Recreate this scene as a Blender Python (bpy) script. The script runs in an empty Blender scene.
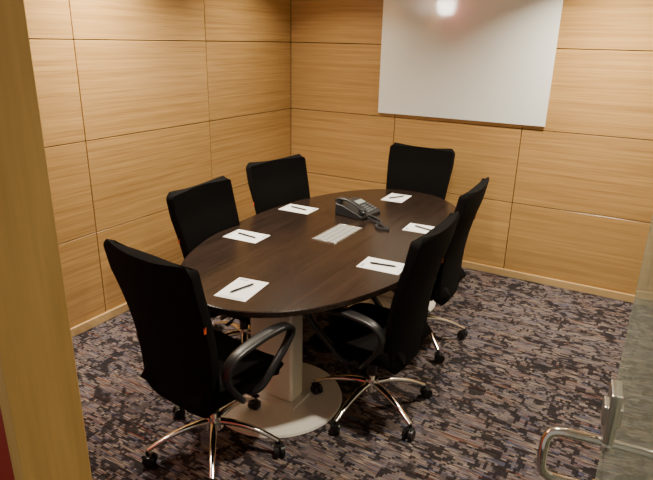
import bpy, bmesh, math, random
from mathutils import Vector, Matrix
random.seed(3)
S = bpy.context.scene
COL = S.collection

# ------------------------------------------------------------ materials
def newmat(name):
    m = bpy.data.materials.new(name); m.use_nodes = True
    nt = m.node_tree
    return m, nt, nt.nodes['Principled BSDF']

def simple(name, col, rough=0.5, metal=0.0, bump=0.0, bscale=200, spec=None, emis=None, estr=0):
    m, nt, b = newmat(name)
    b.inputs['Base Color'].default_value = (*col, 1)
    b.inputs['Roughness'].default_value = rough
    b.inputs['Metallic'].default_value = metal
    if spec is not None: b.inputs['Specular IOR Level'].default_value = spec
    if emis:
        b.inputs['Emission Color'].default_value = (*emis, 1)
        b.inputs['Emission Strength'].default_value = estr
    tc = nt.nodes.new('ShaderNodeTexCoord')
    n = nt.nodes.new('ShaderNodeTexNoise'); n.inputs['Scale'].default_value = bscale
    nt.links.new(tc.outputs['Object'], n.inputs['Vector'])
    if bump > 0:
        bp = nt.nodes.new('ShaderNodeBump'); bp.inputs['Strength'].default_value = bump
        bp.inputs['Distance'].default_value = 0.002
        nt.links.new(n.outputs['Fac'], bp.inputs['Height'])
        nt.links.new(bp.outputs['Normal'], b.inputs['Normal'])
    return m

def wood(name, axis, c_dark, c_light, rough=0.4, along=1.0, across=22.0, fine=160.0, island=0.06, spec=0.5, fine_amt=0.35):
    m, nt, b = newmat(name)
    L = nt.links.new; N = nt.nodes.new
    tc = N('ShaderNodeTexCoord')
    geo = N('ShaderNodeNewGeometry')
    off = N('ShaderNodeVectorMath'); off.operation = 'ADD'
    mul = N('ShaderNodeMath'); mul.operation = 'MULTIPLY'; mul.inputs[1].default_value = 17.0
    L(geo.outputs['Random Per Island'], mul.inputs[0])
    L(tc.outputs['Object'], off.inputs[0]); L(mul.outputs[0], off.inputs[1])
    def noise(a, c, detail, dist=0.0):
        mp = N('ShaderNodeMapping')
        sc = [c, c, c]; sc[axis] = a
        mp.inputs['Scale'].default_value = sc
        L(off.outputs[0], mp.inputs['Vector'])
        n = N('ShaderNodeTexNoise'); n.inputs['Scale'].default_value = 1.0
        n.inputs['Detail'].default_value = detail; n.inputs['Distortion'].default_value = dist
        L(mp.outputs[0], n.inputs['Vector']); return n
    n1 = noise(along, across, 4, 0.3)
    n2 = noise(along * 4, fine, 3)
    mixf = N('ShaderNodeMix'); mixf.data_type = 'FLOAT'; mixf.inputs[0].default_value = fine_amt
    L(n1.outputs['Fac'], mixf.inputs[2]); L(n2.outputs['Fac'], mixf.inputs[3])
    r = N('ShaderNodeValToRGB')
    r.color_ramp.elements[0].position = 0.32; r.color_ramp.elements[0].color = (*c_dark, 1)
    r.color_ramp.elements[1].position = 0.66; r.color_ramp.elements[1].color = (*c_light, 1)
    L(mixf.outputs[0], r.inputs[0])
    hsv = N('ShaderNodeHueSaturation')
    mr = N('ShaderNodeMapRange'); mr.inputs['To Min'].default_value = 1 - island; mr.inputs['To Max'].default_value = 1 + island
    L(geo.outputs['Random Per Island'], mr.inputs['Value'])
    L(mr.outputs[0], hsv.inputs['Value']); L(r.outputs[0], hsv.inputs['Color'])
    L(hsv.outputs[0], b.inputs['Base Color'])
    b.inputs['Roughness'].default_value = rough
    b.inputs['Specular IOR Level'].default_value = spec
    bp = N('ShaderNodeBump'); bp.inputs['Strength'].default_value = 0.06; bp.inputs['Distance'].default_value = 0.001
    L(n2.outputs['Fac'], bp.inputs['Height']); L(bp.outputs[0], b.inputs['Normal'])
    return m

OAK_D = (0.35, 0.190, 0.060); OAK_L = (0.575, 0.350, 0.130)
M_oakY = wood('oak_panel_left', 1, OAK_D, OAK_L, rough=.25, across=55, along=0.8, fine=220, fine_amt=.45, spec=.55)
M_oakX = wood('oak_panel_back', 0, OAK_D, OAK_L, rough=.28, across=55, along=0.8, fine=220, fine_amt=.45, spec=.5)
M_jamb = wood('jamb_wood', 2, (0.54, 0.31, 0.085), (0.74, 0.46, 0.145), rough=0.5, across=9, along=1.0, fine=70)
M_base = wood('baseboard_wood', 0, (0.46, 0.30, 0.13), (0.62, 0.42, 0.20))
M_table = wood('dark_walnut', 1, (0.009, 0.0056, 0.0045), (0.030, 0.0175, 0.0125), rough=0.24, along=1.5, across=45, fine=220, island=0.0, spec=0.45)
M_gap = simple('joint_shadow_gap', (0.02, 0.010, 0.006), 0.9)
M_ceil = simple('ceiling_paint', (0.75, 0.73, 0.68), 0.9, bump=0.1)
M_red = simple('red_paint', (0.35, 0.02, 0.01), 0.5, bump=0.05)
M_rwall = simple('grey_green_painted_wall', (0.30, 0.30, 0.24), 0.5, bump=0.05)
M_fabric = simple('black_fabric', (0.0040, 0.0036, 0.0036), 0.95, bump=0.5, bscale=500, spec=0.1)
M_plastic = simple('black_plastic', (0.009, 0.009, 0.010), 0.38, bump=0.05)
M_chrome = simple('polished_aluminium', (0.80, 0.77, 0.74), 0.14, 1.0)
M_steel = simple('brushed_steel', (0.62, 0.60, 0.56), 0.32, 1.0)
M_silver = simple('silver_slat', (0.34, 0.35, 0.34), 0.5, 0.1)
M_col = simple('pedestal_column_metal', (0.90, 0.85, 0.72), 0.4, 0.1)
M_plate = simple('pedestal_plate_metal', (0.88, 0.85, 0.78), 0.35, 0.2)
M_paper = simple('white_paper', (0.90, 0.90, 0.90), 0.8)
M_print = simple('paper_print', (0.35, 0.38, 0.45), 0.8)
M_pen = simple('pen_black', (0.01, 0.01, 0.012), 0.3)
M_tag = simple('orange_label', (0.60, 0.09, 0.02), 0.6)
M_board = simple('white_glass_board', (0.86, 0.90, 0.87), 0.06, spec=0.8)
M_phone = simple('phone_charcoal', (0.018, 0.02, 0.023), 0.35)
M_key = simple('phone_keys', (0.13, 0.14, 0.15), 0.45)
M_lcd = simple('phone_display', (0.26, 0.30, 0.29), 0.15)
M_lampglow = simple('lamp_diffuser', (0.9, 0.85, 0.7), 0.5, emis=(1, 0.85, 0.65), estr=14)
M_glare_lamp = simple('glare_lamp_emitter', (0.9, 0.88, 0.8), 0.5, emis=(1, 0.92, 0.8), estr=55)  # glow of the added out-of-frame lamp mirrored in the whiteboard
M_trim = simple('white_trim', (0.8, 0.8, 0.78), 0.4)

def glassmat():
    m, nt, b = newmat('door_glass')
    L = nt.links.new; N = nt.nodes.new
    b.inputs['Base Color'].default_value = (0.84, 0.92, 0.86, 1)
    b.inputs['Roughness'].default_value = 0.02
    b.inputs['Transmission Weight'].default_value = 1.0
    b.inputs['IOR'].default_value = 1.45
    d = N('ShaderNodeBsdfDiffuse'); d.inputs[0].default_value = (0.36, 0.42, 0.33, 1)
    mx = N('ShaderNodeMixShader'); mx.inputs[0].default_value = 0.28
    out = nt.nodes['Material Output']
    L(b.outputs[0], mx.inputs[1]); L(d.outputs[0], mx.inputs[2]); L(mx.outputs[0], out.inputs[0])
    return m
M_glass = glassmat()

def carpetmat():
    m, nt, b = newmat('patterned_carpet')
    L = nt.links.new; N = nt.nodes.new
    tc = N('ShaderNodeTexCoord')
    def mapn(sx, sy, loc=(0, 0, 0), src=None):
        mp = N('ShaderNodeMapping'); mp.inputs['Scale'].default_value = (sx, sy, 1); mp.inputs['Location'].default_value = loc
        L(src if src else tc.outputs['Object'], mp.inputs['Vector']); return mp
    def noise(mp, detail=2, dist=0, rough=.5, scale=1):
        n = N('ShaderNodeTexNoise'); n.inputs['Scale'].default_value = scale; n.inputs['Detail'].default_value = detail
        n.inputs['Distortion'].default_value = dist; n.inputs['Roughness'].default_value = rough
        L(mp.outputs[0], n.inputs['Vector']); return n
    def ramp_of(src, cols, mode='CONSTANT'):
        ramp = N('ShaderNodeValToRGB'); cr = ramp.color_ramp; cr.interpolation = mode
        cr.elements[0].position = cols[0][0]; cr.elements[0].color = (*cols[0][1], 1)
        cr.elements[1].position = cols[1][0]; cr.elements[1].color = (*cols[1][1], 1)
        for p, c in cols[2:]:
            e = cr.elements.new(p); e.color = (*c, 1)
        L(src, ramp.inputs[0]); return ramp
    # yarn streaks: tan / purple-grey / blue / rust on near black
    st = noise(mapn(2.2, 66), 2.0, 0.0, .55)
    ramp = ramp_of(st.outputs['Fac'], [(0.0, (0.22, 0.17, 0.14)), (0.34, (0.018, 0.016, 0.018)), (0.38, (0.17, 0.058, 0.036)), (0.405, (0.020, 0.018, 0.021)), (0.445, (0.30, 0.24, 0.19)),
                                        (0.470, (0.018, 0.015, 0.017)), (0.51, (0.095, 0.095, 0.150)), (0.54, (0.018, 0.015, 0.016)), (0.575, (0.33, 0.26, 0.21)), (0.605, (0.020, 0.017, 0.020)), (0.65, (0.17, 0.12, 0.13))], 'LINEAR')
    # loom-stepped dark motifs
    sg = N('ShaderNodeVectorMath'); sg.operation = 'SNAP'; sg.inputs[1].default_value = (0.014, 0.014, 1)
    L(tc.outputs['Object'], sg.inputs[0])
    def motif(scale, lo, hi, loc, sx=1, sy=1.3, dist=.8):
        b1 = noise(mapn(sx, sy, loc, src=sg.outputs[0]), 1.0, dist, .5, scale)
        rb = N('ShaderNodeValToRGB'); el = rb.color_ramp.elements
        el[0].position = lo - .012; el[0].color = (0, 0, 0, 1); el[1].position = lo; el[1].color = (1, 1, 1, 1)
        e = el.new(hi); e.color = (1, 1, 1, 1); e = el.new(hi + .012); e.color = (0, 0, 0, 1)
        L(b1.outputs['Fac'], rb.inputs[0]); return rb
    m1 = motif(5.5, .50, .56, (0, 0, 0), 1, 1.5, 1.2); m2 = motif(8, .36, .44, (7, 3, 0), 1, 1.4, .8)
    mxf = N('ShaderNodeMath'); mxf.operation = 'MAXIMUM'; L(m1.outputs[0], mxf.inputs[0]); L(m2.outputs[0], mxf.inputs[1])
    fac = N('ShaderNodeMath'); fac.operation = 'MULTIPLY'; fac.inputs[1].default_value = .86; L(mxf.outputs[0], fac.inputs[0])
    mx = N('ShaderNodeMix'); mx.data_type = 'RGBA'; mx.inputs[7].default_value = (0.010, 0.0085, 0.010, 1)
    L(fac.outputs[0], mx.inputs[0]); L(ramp.outputs[0], mx.inputs[6])
    m3 = motif(6, .61, .70, (11, 9, 0), 1, 1.5, 1.0)
    f3 = N('ShaderNodeMath'); f3.operation = 'MULTIPLY'; f3.inputs[1].default_value = .40; L(m3.outputs[0], f3.inputs[0])
    mx3 = N('ShaderNodeMix'); mx3.data_type = 'RGBA'; mx3.inputs[7].default_value = (0.13, 0.105, 0.11, 1)
    L(f3.outputs[0], mx3.inputs[0]); L(mx.outputs[2], mx3.inputs[6])
    L(mx3.outputs[2], b.inputs['Base Color'])
    b.inputs['Roughness'].default_value = 1; b.inputs['Specular IOR Level'].default_value = 0.1
    n2 = noise(mapn(300, 300), 2)
    bp = N('ShaderNodeBump'); bp.inputs['Strength'].default_value = .4; bp.inputs['Distance'].default_value = 0.003
    L(n2.outputs['Fac'], bp.inputs['Height']); L(bp.outputs[0], b.inputs['Normal'])
    return m
M_carpet = carpetmat()

# ------------------------------------------------------------ mesh helpers
def box(bm, c, s, rot=None, mi=0):
    mat = Matrix.Translation(Vector(c))
    if rot is not None: mat = mat @ rot.to_4x4()
    mat = mat @ Matrix.Diagonal((*s, 1))
    g = bmesh.ops.create_cube(bm, size=1, matrix=mat)
    fs = set(f for v in g['verts'] for f in v.link_faces)
    for f in fs: f.material_index = mi
    return g['verts']

def cyl(bm, p0, p1, r0, r1=None, n=24, mi=0):
    if r1 is None: r1 = r0
    p0 = Vector(p0); p1 = Vector(p1); d = p1 - p0
    q = Vector((0, 0, 1)).rotation_difference(d.normalized())
    mat = Matrix.Translation((p0 + p1) / 2) @ q.to_matrix().to_4x4()
    g = bmesh.ops.create_cone(bm, cap_ends=True, segments=n, radius1=r0, radius2=r1, depth=d.length, matrix=mat)
    for f in set(f for v in g['verts'] for f in v.link_faces): f.material_index = mi

def catmull(P, k=6):
    P = [Vector(p) for p in P]; out = []
    for i in range(len(P) - 1):
        p0 = P[max(i - 1, 0)]; p1 = P[i]; p2 = P[i + 1]; p3 = P[min(i + 2, len(P) - 1)]
        for j in range(k):
            t = j / k
            out.append(0.5 * ((2 * p1) + (p2 - p0) * t + (2 * p0 - 5 * p1 + 4 * p2 - p3) * t * t + (3 * p1 - p0 - 3 * p2 + p3) * t ** 3))
    out.append(P[-1]); return out

def lerp_list(vals, n):
    r = []
    for i in range(n):
        x = i / (n - 1) * (len(vals) - 1); a = min(int(x), len(vals) - 2); t = x - a
        r.append(vals[a] * (1 - t) + vals[a + 1] * t)
    return r

def sweep(bm, pts, ws, hs, up, n=12, ex=1.0, mi=0):
    pts = [Vector(p) for p in pts]; up = Vector(up)
    if not isinstance(ws, (list, tuple)): ws = [ws] * 2
    if not isinstance(hs, (list, tuple)): hs = [hs] * 2
    ws = lerp_list(ws, len(pts)); hs = lerp_list(hs, len(pts))
    rings = []; prev = None
    for i, p in enumerate(pts):
        t = (pts[min(i + 1, len(pts) - 1)] - pts[max(i - 1, 0)]).normalized()
        s = t.cross(up)
        if s.length < 1e-4: s = prev or t.orthogonal()
        s.normalize()
        if prev is not None and s.dot(prev) < 0: s = -s
        prev = s
        nn = s.cross(t).normalized()
        ring = []
        for k in range(n):
            a = 2 * math.pi * k / n
            c, d = math.cos(a), math.sin(a)
            c = math.copysign(abs(c) ** ex, c); d = math.copysign(abs(d) ** ex, d)
            ring.append(bm.verts.new(p + s * ws[i] * c + nn * hs[i] * d))
        rings.append(ring)
    for a, b in zip(rings, rings[1:]):
        for k in range(n):
            f = bm.faces.new((a[k], a[(k + 1) % n], b[(k + 1) % n], b[k])); f.material_index = mi
    for r in (rings[0][::-1], rings[-1]):
        f = bm.faces.new(r); f.material_index = mi

def finish(bm, name, mats, smooth=None, bevel=0, bseg=2):
    bmesh.ops.recalc_face_normals(bm, faces=bm.faces)
    me = bpy.data.meshes.new(name); bm.to_mesh(me); bm.free()
    for m in (mats if isinstance(mats, (list, tuple)) else [mats]): me.materials.append(m)
    if smooth is not None:
        try: me.set_sharp_from_angle(angle=math.radians(smooth))
        except Exception: pass
        for p in me.polygons: p.use_smooth = True
    me['bev'] = bevel; me['bseg'] = bseg
    return me

def obj(name, me, parent=None, loc=(0, 0, 0), rotz=0):
    o = bpy.data.objects.new(name, me); COL.objects.link(o)
    o.location = loc; o.rotation_euler = (0, 0, rotz)
    if parent: o.parent = parent
    if me and me.get('bev', 0) > 0:
        md = o.modifiers.new('bev', 'BEVEL'); md.width = me['bev']; md.segments = me['bseg']; md.limit_method = 'ANGLE'; md.angle_limit = math.radians(40)
    return o

def empty(name, loc=(0, 0, 0), rotz=0, scale=1):
    e = bpy.data.objects.new(name, None); e.empty_display_size = 0.1; COL.objects.link(e)
    e.location = loc; e.rotation_euler = (0, 0, rotz); e.scale = (scale,) * 3; return e

# ------------------------------------------------------------ room shell
ZC = 2.6; XR = 3.34; YF = -4.10; YO = -4.228
G = 0.0030
bm = bmesh.new(); box(bm, (1.67, -2.8, -0.05), (3.9, 5.6, 0.1)); obj('floor', finish(bm, 'floor', M_carpet))
bm = bmesh.new(); box(bm, (1.67, -2.1, ZC + 0.05), (3.9, 4.5, 0.1)); obj('ceiling', finish(bm, 'ceiling', M_ceil))
rows = [0.055, 0.64, 1.24, 1.84, 2.44, ZC]
bm = bmesh.new(); box(bm, (-0.07, -2.12, ZC / 2), (0.10, 4.24, ZC), mi=1)
cols = [0, -1.17, -2.33, -3.49, YF]
for i in range(len(cols) - 1):
    for j in range(len(rows) - 1):
        y0, y1 = cols[i + 1] + G, cols[i] - G; z0, z1 = rows[j] + G, rows[j + 1] - G
        box(bm, (-0.01, (y0 + y1) / 2, (z0 + z1) / 2), (0.02, y1 - y0, z1 - z0), mi=0)
obj('wall_left', finish(bm, 'wall_left', [M_oakY, M_gap], bevel=0.0012, bseg=1))
bm = bmesh.new(); box(bm, (1.67, 0.07, ZC / 2), (3.9, 0.10, ZC), mi=1)
cols = [0, 1.08, 2.16, 3.24, XR]
for i in range(len(cols) - 1):
    for j in range(len(rows) - 1):
        x0, x1 = cols[i] + G, cols[i + 1] - G; z0, z1 = rows[j] + G, rows[j + 1] - G
        box(bm, ((x0 + x1) / 2, 0.01, (z0 + z1) / 2), (x1 - x0, 0.02, z1 - z0), mi=0)
obj('wall_back', finish(bm, 'wall_back', [M_oakX, M_gap], bevel=0.0012, bseg=1))
bm = bmesh.new(); box(bm, (XR + 0.05, -2.12, ZC / 2), (0.10, 4.24, ZC)); obj('wall_right', finish(bm, 'wall_right', M_rwall))
bm = bmesh.new(); box(bm, (0.009, YF / 2, 0.03), (0.018, -YF, 0.06)); obj('baseboard_left', finish(bm, 'bbl', M_base, bevel=0.003))
bm = bmesh.new(); box(bm, (XR / 2 + 0.009, -0.009, 0.03), (XR - 0.018, 0.018, 0.06)); obj('baseboard_back', finish(bm, 'bbb', M_base, bevel=0.003))
bm = bmesh.new()
TW = YF - YO - .004
box(bm, (1.025, (YF + YO) / 2, ZC / 2), (2.29, TW, ZC))
box(bm, (3.37, (YF + YO) / 2, ZC / 2), (0.26, TW, ZC))
box(bm, (2.705, (YF + YO) / 2, 2.465), (1.07, TW, 0.27))
obj('wall_front', finish(bm, 'wall_front', M_red))
bm = bmesh.new()
TW = YF - YO + .008
box(bm, (2.185, (YF + YO) / 2, 1.165), (0.03, TW, 2.33))
box(bm, (3.225, (YF + YO) / 2, 1.165), (0.03, TW, 2.33))
box(bm, (2.705, (YF + YO) / 2, 2.315), (1.01, TW, 0.03))
obj('trim_1', finish(bm, 'door_lining', M_jamb, bevel=0.002))

# whiteboard
bm = bmesh.new(); box(bm, (0, 0, 0), (1.405, 0.012, 1.15))
wb = empty('whiteboard', (1.628, -0.013, 1.272 + 0.575))
obj('glass_panel', finish(bm, 'wbp', M_board, bevel=0.002), wb)
bm = bmesh.new()
for sx in (-1, 1):
    for sz in (-1, 1): cyl(bm, (sx * 0.5, 0.004, sz * 0.4), (sx * 0.5, 0.012, sz * 0.4), 0.02)
obj('standoffs', finish(bm, 'wbs', M_steel), wb)

# ------------------------------------------------------------ glass door with lock & pulls
d0 = Vector((3.195, -4.10, 0)); d1 = Vector((3.108, -3.365, 0))
ang = math.atan2(d1.y - d0.y, d1.x - d0.x); W = (d1 - d0).length
door = empty('door_1', d0, ang)
bm = bmesh.new(); box(bm, (W / 2, 0, 1.15), (W, 0.010, 2.27)); obj('glass_leaf', finish(bm, 'leaf', M_glass, bevel=0.001, bseg=1), door)
bm = bmesh.new()
box(bm, (W - 0.035, 0.0, 1.08), (0.075, 0.034, 0.13))
box(bm, (W - 0.035, 0.0, 1.08), (0.05, 0.05, 0.05))
obj('lock_case', finish(bm, 'lock', M_steel, bevel=0.004), door)
bm = bmesh.new()
for s in (-1, 1):
    z1, z0, o = 1.0, 0.865, 0.130
    P = [(W - .04, s * .004, z1), (W - .04, s * .05, z1), (W - .042, s * (o - .02), z1 - .002), (W - .045, s * o, z1 - .022), (W - .05, s * (o + .004), (z0 + z1) / 2),
         (W - .045, s * o, z0 + .022), (W - .042, s * (o - .02), z0 + .002), (W - .04, s * .05, z0), (W - .04, s * .004, z0)]
    sweep(bm, catmull(P, 8), .0115, .0115, (1, 0, 0), 16)
    for z in (z0, z1): cyl(bm, (W - .04, s * .005, z), (W - .04, s * .014, z), 0.022)
obj('pull_handles', finish(bm, 'pull', M_chrome, smooth=45), door)
bm = bmesh.new()
for z in (0.2, 2.05): box(bm, (0.03, 0, z), (0.08, 0.03, 0.07))
obj('hinges', finish(bm, 'hinge', M_steel, bevel=0.003), door)

# ------------------------------------------------------------ table
TC = Vector((1.49, -1.705, 0)); TA, TB, TH = 0.665, 1.225, 0.74
tbl = empty('conference_table', TC)
bm = bmesh.new(); n = 144
def se(c, e=2 / 2.12): return math.copysign(abs(c) ** e, c)
prof = [(0.992, TH - .034), (1.0, TH - .028), (1.0, TH - .004), (0.996, TH)]
rings = [[bm.verts.new((TA * k * se(math.cos(2 * math.pi * i / n)), TB * k * se(math.sin(2 * math.pi * i / n)), z)) for i in range(n)] for k, z in prof]
for a, b in zip(rings, rings[1:]):
    for i in range(n): bm.faces.new((a[i], a[(i + 1) % n], b[(i + 1) % n], b[i]))
bm.faces.new(rings[-1]); bm.faces.new(rings[0][::-1])
obj('tabletop', finish(bm, 'tabletop', M_table, smooth=30), tbl)
for k, s in enumerate((-1, 1)):
    yc = s * 0.75
    bm = bmesh.new(); box(bm, (0.03, yc, 0.365), (0.27, 0.12, 0.67)); obj('pedestal_column_%d' % (k + 1), finish(bm, 'pcol', M_col, bevel=0.02, bseg=4), tbl)
    bm = bmesh.new(); cyl(bm, (0.03, yc, 0.0), (0.03, yc, 0.012), 0.36, 0.355, 96)
    box(bm, (0.03, yc, 0.02), (0.32, 0.17, 0.02))
    obj('pedestal_plate_%d' % (k + 1), finish(bm, 'pplate', M_plate, smooth=40), tbl)
    bm = bmesh.new(); box(bm, (0.03, yc, 0.6995), (0.6, 0.16, 0.011)); obj('bracket_%d' % (k + 1), finish(bm, 'br', M_steel), tbl)
bm = bmesh.new(); box(bm, (0, 0, 0.66), (0.05, 1.36, 0.06)); obj('rail', finish(bm, 'rail', M_steel, bevel=0.004), tbl)

# power box (recessed lid, near flush)
pb = empty('table_power_box', (1.487, -1.735, TH))
bm = bmesh.new()
for a, b_, c, d in ((0, 0.172, 0.168, 0.006), (0, -0.172, 0.168, 0.006)): box(bm, (a, b_, 0.002), (c, d, 0.004))
for s in (-1, 1): box(bm, (s * 0.081, 0, 0.002), (0.006, 0.336, 0.004))
obj('frame', finish(bm, 'pbf', M_steel, bevel=0.001), pb)
bm = bmesh.new()
for i in range(4): box(bm, (-0.057 + i * 0.038, 0, 0.0022), (0.034, 0.334, 0.0036))
obj('slats', finish(bm, 'pbs', M_silver, bevel=0.0008), pb)
bm = bmesh.new(); box(bm, (0, 0, 0.0008), (0.155, 0.336, 0.001)); obj('well', finish(bm, 'pbw', M_pen), pb)

# papers + pens
bm = bmesh.new(); box(bm, (0, 0, 0.0006), (0.165, 0.235, 0.0012))
me_paper = finish(bm, 'paper_mesh', M_paper)
bm = bmesh.new(); box(bm, (-0.045, 0.098, 0.0013), (0.045, 0.012, 0.0006))
for i in range(3): box(bm, (0.0, -0.098 - i * 0.006, 0.0013), (0.12, 0.0015, 0.0006))
me_print = finish(bm, 'print_mesh', M_print)
bm = bmesh.new()
cyl(bm, (0, -0.062, 0.0055), (0, 0.062, 0.0055), 0.0048, n=14)
cyl(bm, (0, -0.075, 0.0055), (0, -0.062, 0.0055), 0.0012, 0.0045, n=14)
cyl(bm, (0, 0.062, 0.0055), (0, 0.07, 0.0055), 0.0035, n=12)
box(bm, (0.0045, 0.045, 0.009), (0.002, 0.04, 0.0015))
me_pen = finish(bm, 'pen_mesh', M_pen, smooth=40)
R = math.radians
papers = [((1.505, -2.715), R(8), R(-14)), ((1.05, -2.085), R(-87), R(-96)), ((0.995, -1.417), R(-88), R(-98)),
          ((1.45, -0.745), R(183), R(150)), ((1.905, -1.36), R(94), R(75)), ((1.945, -2.075), R(93), R(100))]
for (x, y), rp, rn in papers:
    p = empty('notepaper_sheet', (x, y, TH), rp); obj('sheet', me_paper, p); obj('print', me_print, p)
    q = empty('ballpoint_pen', (x, y, TH + 0.0015), rn); obj('pen_body', me_pen, q)

# ------------------------------------------------------------ desk phone (local -y = user side)
ph = empty('desk_telephone', (1.395, -1.285, TH), R(82), 1.12)
bm = bmesh.new()
vs = []
for x in (-0.105, 0.105):
    vs += [bm.verts.new((x, -0.10, 0)), bm.verts.new((x, 0.10, 0)), bm.verts.new((x, 0.10, 0.072)), bm.verts.new((x, 0.045, 0.066)), bm.verts.new((x, -0.10, 0.020))]
a, b_ = vs[:5], vs[5:]
bm.faces.new(a); bm.faces.new(b_[::-1])
for i in range(5): bm.faces.new((a[i], b_[i], b_[(i + 1) % 5], a[(i + 1) % 5]))
obj('body', finish(bm, 'phb', M_phone, bevel=0.006, bseg=3), ph)
def onface(x, y, h=0):
    z = 0.020 + (y + 0.10) / 0.145 * 0.046 if y < 0.045 else 0.066 + (y - 0.045) / 0.055 * 0.006
    return (x, y, z + h)
sl = Matrix.Rotation(math.atan2(0.046, 0.145), 3, 'X')
bm = bmesh.new()
for r in range(4):
    for c in range(3): box(bm, onface(0.0 + c * 0.022, -0.075 + r * 0.019, 0.002), (0.015, 0.012, 0.006), sl)
for r in range(5): box(bm, onface(0.084, -0.07 + r * 0.02, 0.002), (0.022, 0.008, 0.005), sl)
obj('keypad', finish(bm, 'phk', M_key, bevel=0.001), ph)
bm = bmesh.new(); box(bm, onface(0.035, 0.024, 0.002), (0.11, 0.04, 0.006), sl); obj('display', finish(bm, 'phd', M_lcd, bevel=0.001), ph)
bm = bmesh.new()
P = [(-0.075, -0.098, 0.040), (-0.075, -0.075, 0.060), (-0.075, -0.03, 0.082), (-0.075, 0.03, 0.098), (-0.075, 0.075, 0.098), (-0.075, 0.105, 0.085)]
sweep(bm, catmull(P, 6), [.010, .010, .008, .008, .010, .010], [.024, .022, .016, .016, .022, .024], (1, 0, 0), 16, 0.7)
cyl(bm, (-0.075, -0.078, 0.03), (-0.075, -0.085, 0.062), 0.022, n=20)
cyl(bm, (-0.075, 0.083, 0.07), (-0.075, 0.088, 0.095), 0.022, n=20)
obj('handset', finish(bm, 'phh', M_phone, smooth=50), ph)
bm = bmesh.new()
path = catmull([(-0.075, -0.10, 0.035), (-0.08, -0.14, 0.012), (-0.10, -0.20, 0.009), (-0.13, -0.26, 0.009), (-0.16, -0.32, 0.009), (-0.19, -0.29, 0.009), (-0.155, -0.235, 0.009),
                (-0.08, -0.22, 0.009), (-0.04, -0.17, 0.009), (-0.02, -0.13, 0.009), (-0.02, -0.098, 0.012)], 34)
hp = []
for i, p in enumerate(path):
    t = (path[min(i + 1, len(path) - 1)] - path[max(i - 1, 0)]).normalized()
    s = t.cross(Vector((0, 0, 1))).normalized(); u = s.cross(t)
    th = i * 1.1
    hp.append(p + (s * math.cos(th) + u * math.sin(th)) * 0.007)
sweep(bm, hp, .0022, .0022, (0.1, 0.2, 1), 6)
obj('coiled_cord', finish(bm, 'phc', M_phone, smooth=60), ph)

# ------------------------------------------------------------ chairs (local +y = facing)
def shell(rowsv, ncol, fn):
    bm = bmesh.new(); g = []
    for v in rowsv:
        g.append([bm.verts.new(fn(-1 + 2 * i / (ncol - 1), v)) for i in range(ncol)])
    for a, b in zip(g, g[1:]):
        for i in range(ncol - 1): bm.faces.new((a[i], a[i + 1], b[i + 1], b[i]))
    return bm
ZB0, ZB1 = 0.365, 1.075
def corner(hw, d, r):
    return hw - (r - math.sqrt(max(0, r * r - (r - d) ** 2))) if d < r else hw
def backfn(u, v):
    z = ZB0 + (ZB1 - ZB0) * v
    hw = 0.218 + 0.050 * min(1, v * 1.2)
    H = ZB1 - ZB0
    hw = corner(hw, (1 - v) * H, 0.028); hw = corner(hw, v * H, 0.05)
    y = -0.205 - 0.105 * v ** 1.4 + 0.022 * math.sin(math.pi * min(1, v * 1.2)) + 0.022 * abs(u) ** 2
    return (hw * u, y, z)
rowsv = [0, .004, .012, .024, .04, .06, .09] + [0.09 + i * 0.84 / 16 for i in range(1, 17)] + [.95, .965, .975, .985, .993, .998, 1.0]
bm = shell(rowsv, 19, backfn); me_back = finish(bm, 'chair_back', M_fabric, smooth=60)
def seatfn(u, v):
    y = -0.205 + 0.465 * v
    hw = 0.235
    hw = corner(hw, (1 - v) * .465, .06); hw = corner(hw, v * .465, .05)
    z = 0.475 - 0.05 * max(0, (v - 0.7) / 0.3) ** 2 + 0.012 * u * u - 0.008 * math.sin(math.pi * v)
    return (hw * u, y, z)
bm = shell(rowsv, 17, seatfn); me_seat = finish(bm, 'chair_seat', M_fabric, smooth=60)
bm = bmesh.new()
for s in (-1, 1):
    P = [(.19, -.04, .385), (.25, -.055, .395), (.272, -.10, .45), (.278, -.155, .53), (.28, -.165, .59), (.28, -.12, .642), (.28, -.02, .664), (.28, .10, .672), (.28, .20, .660),
         (.28, .235, .622), (.279, .20, .565), (.275, .13, .495), (.265, .065, .425), (.24, .03, .395), (.19, .02, .385)]
    P = [(s * x, y, z) for x, y, z in P]
    sweep(bm, catmull(P, 6), [.012, .013, .013, .013, .013, .013, .014, .015, .014, .013, .013, .013, .013, .013, .012],
          [.018, .018, .019, .02, .023, .028, .032, .032, .030, .024, .020, .018, .018, .018, .018], (1, 0, 0), 14, 0.75)
me_arm = finish(bm, 'chair_arms', M_plastic, smooth=50)
bm = bmesh.new()
box(bm, (0, -0.01, 0.375), (0.17, 0.26, 0.045)); box(bm, (0, -0.02, 0.335), (0.10, 0.17, 0.05))
box(bm, (0, -0.01, 0.384), (0.40, 0.07, 0.014))
cyl(bm, (0, 0, 0.20), (0, 0, 0.335), 0.027); cyl(bm, (0.08, 0.03, .355), (0.20, 0.05, .35), 0.006, n=10); box(bm, (0.215, 0.052, .35), (.05, .022, .008))
me_mech = finish(bm, 'chair_mech', M_plastic, smooth=40, bevel=0)
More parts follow.
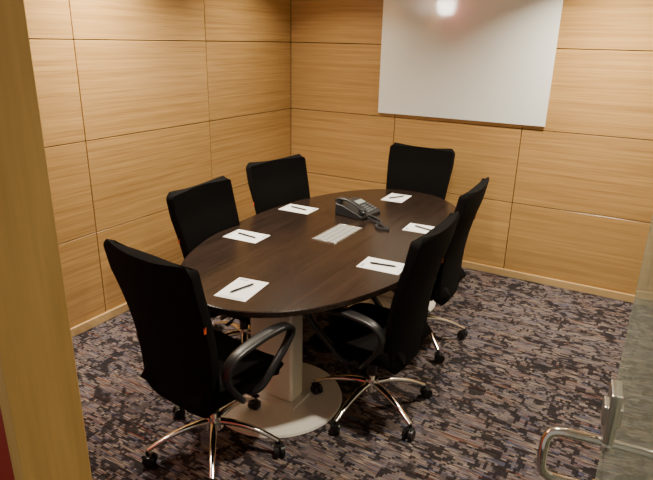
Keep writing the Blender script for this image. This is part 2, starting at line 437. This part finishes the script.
def basemesh(a0):
    bm = bmesh.new(); bc = bmesh.new()
    cyl(bm, (0, 0, 0.11), (0, 0, 0.175), 0.042, 0.034, 32); cyl(bm, (0, 0, 0.175), (0, 0, 0.26), 0.016, n=24)
    for k in range(5):
        a = a0 + k * 2 * math.pi / 5; c, s = math.cos(a), math.sin(a)
        P = [(0.02 * c, 0.02 * s, .145), (.10 * c, .10 * s, .146), (.21 * c, .21 * s, .124), (.315 * c, .315 * s, .078)]
        sweep(bm, catmull(P, 5), [.020, .017, .014, .012], [.017, .014, .011, .009], (0, 0, 1), 12, .8)
        ce = Vector((.318 * c, .318 * s, 0))
        cyl(bc, ce + Vector((0, 0, .05)), ce + Vector((0, 0, .080)), .008, n=12)
        b = a + 0.9 + k * 1.3; ax = Vector((math.cos(b), math.sin(b), 0)); tr = Vector((-ax.y, ax.x, 0)) * .012
        for q in (-1, 1): cyl(bc, ce + tr + ax * q * .006 + Vector((0, 0, .030)), ce + tr + ax * q * .025 + Vector((0, 0, .030)), .030, .027, n=24)
        rot = Matrix.Rotation(b, 3, 'Z'); box(bc, ce + tr * .4 + Vector((0, 0, .052)), (.036, .040, .018), rot)
    return finish(bm, 'chair_star', M_chrome, smooth=45), finish(bc, 'chair_casters', M_plastic, smooth=45)
bm = bmesh.new(); x, y, z = backfn(1, 0.63); box(bm, (x + .002, y - .022, z), (.004, .010, .028)); me_tag = finish(bm, 'chair_tag', M_tag)

def chair(x, y, phi, base_ang, dz=0.0):
    e = empty('office_chair', (x, y, 0), phi)
    o = obj('backrest', me_back, e, (0, 0, dz)); m = o.modifiers.new('s', 'SOLIDIFY'); m.thickness = 0.045; m.offset = 0
    m = o.modifiers.new('b', 'BEVEL'); m.width = 0.016; m.segments = 3; m.limit_method = 'ANGLE'; m.angle_limit = R(50)
    o = obj('seat', me_seat, e, (0, 0, dz)); m = o.modifiers.new('s', 'SOLIDIFY'); m.thickness = 0.07; m.offset = -1
    m = o.modifiers.new('b', 'BEVEL'); m.width = 0.02; m.segments = 3; m.limit_method = 'ANGLE'; m.angle_limit = R(50)
    obj('armrests', me_arm, e, (0, 0, dz)); obj('tilt_mechanism', me_mech, e, (0, 0, dz)); obj('label', me_tag, e, (0, 0, dz))
    st, ca = basemesh(base_ang - phi)
    obj('star_base', st, e); obj('casters', ca, e)
chair(1.50, -2.95, R(-7), R(236), 0.0)
chair(1.08, -2.175, R(-88), R(20), -0.04)
chair(1.035, -1.40, R(-103), R(50), -0.03)
chair(1.475, -0.63, R(180), R(10), -0.005)
chair(2.0, -2.265, R(90), R(190))
chair(1.93, -1.42, R(92), R(28))

# ------------------------------------------------------------ lights
def area(name, loc, size, power, col, parent=None, rot=(0, 0, 0), spread=180):
    l = bpy.data.lights.new(name, 'AREA'); l.shape = 'DISK'; l.size = size; l.energy = power; l.color = col; l.spread = R(spread)
    o = bpy.data.objects.new(name, l); COL.objects.link(o); o.location = loc; o.rotation_euler = rot
    if parent: o.parent = parent
    return o
WARM = (1.0, 0.89, 0.70)
def downlight(x, y, power, spread=150):
    e = empty('recessed_downlight', (x, y, ZC))
    bm = bmesh.new(); n = 40
    r = [[bm.verts.new((rr * math.cos(2 * math.pi * i / n), rr * math.sin(2 * math.pi * i / n), z)) for i in range(n)] for rr, z in ((.098, 0.0), (.095, -.008), (.078, -.008), (.074, -.001))]
    for a, b in zip(r, r[1:]):
        for i in range(n): bm.faces.new((a[i], a[(i + 1) % n], b[(i + 1) % n], b[i]))
    obj('trim_ring', finish(bm, 'ring', M_trim, smooth=40), e)
    bm = bmesh.new(); cyl(bm, (0, 0, -.003), (0, 0, -.001), .074, n=40); obj('diffuser', finish(bm, 'diff', M_lampglow), e)
    area('lamp', (0, 0, -.012), .12, power, WARM, e, spread=spread)
downlight(0.42, -2.25, 44, 125)
downlight(0.60, -0.90, 17, 125)
downlight(2.72, -0.60, 52, 125)
downlight(2.45, -2.75, 38, 140)
sc = empty('added_glare_lamp', (0.0, -3.85, 2.33))  # invented lamp, out of view, added to put a glare on the whiteboard
bm = bmesh.new(); box(bm, (0.012, 0, 0), (0.024, 0.11, 0.18)); obj('glare_lamp_backplate', finish(bm, 'scb', M_steel, bevel=.004), sc)
bm = bmesh.new(); cyl(bm, (0.15, 0, -0.09), (0.15, 0, 0.09), 0.09, 0.135, 40); box(bm, (0.05, 0, 0), (0.07, 0.03, 0.03)); obj('glare_lamp_shade', finish(bm, 'scs', M_glare_lamp, smooth=40), sc)
w = bpy.data.worlds.new('World'); S.world = w; w.use_nodes = True
w.node_tree.nodes['Background'].inputs[0].default_value = (1.0, 0.91, 0.76, 1)
w.node_tree.nodes['Background'].inputs[1].default_value = 0.36

# ------------------------------------------------------------ camera
cam = bpy.data.cameras.new('camera'); co = bpy.data.objects.new('camera', cam); COL.objects.link(co)
right = Vector((.8662, .4989, .0202)); down = Vector((.1812, -.2767, -.9436)); fwd = Vector((-.4656, .8214, -.3305))
m3 = Matrix((right, -down, -fwd)).transposed()
q = m3.to_quaternion().normalized()
co.rotation_mode = 'QUATERNION'; co.rotation_quaternion = q
co.location = (3.08, -4.69, 1.87)
cam.sensor_width = 36; cam.lens = 573 / 653 * 36; cam.clip_start = 0.02
S.camera = co
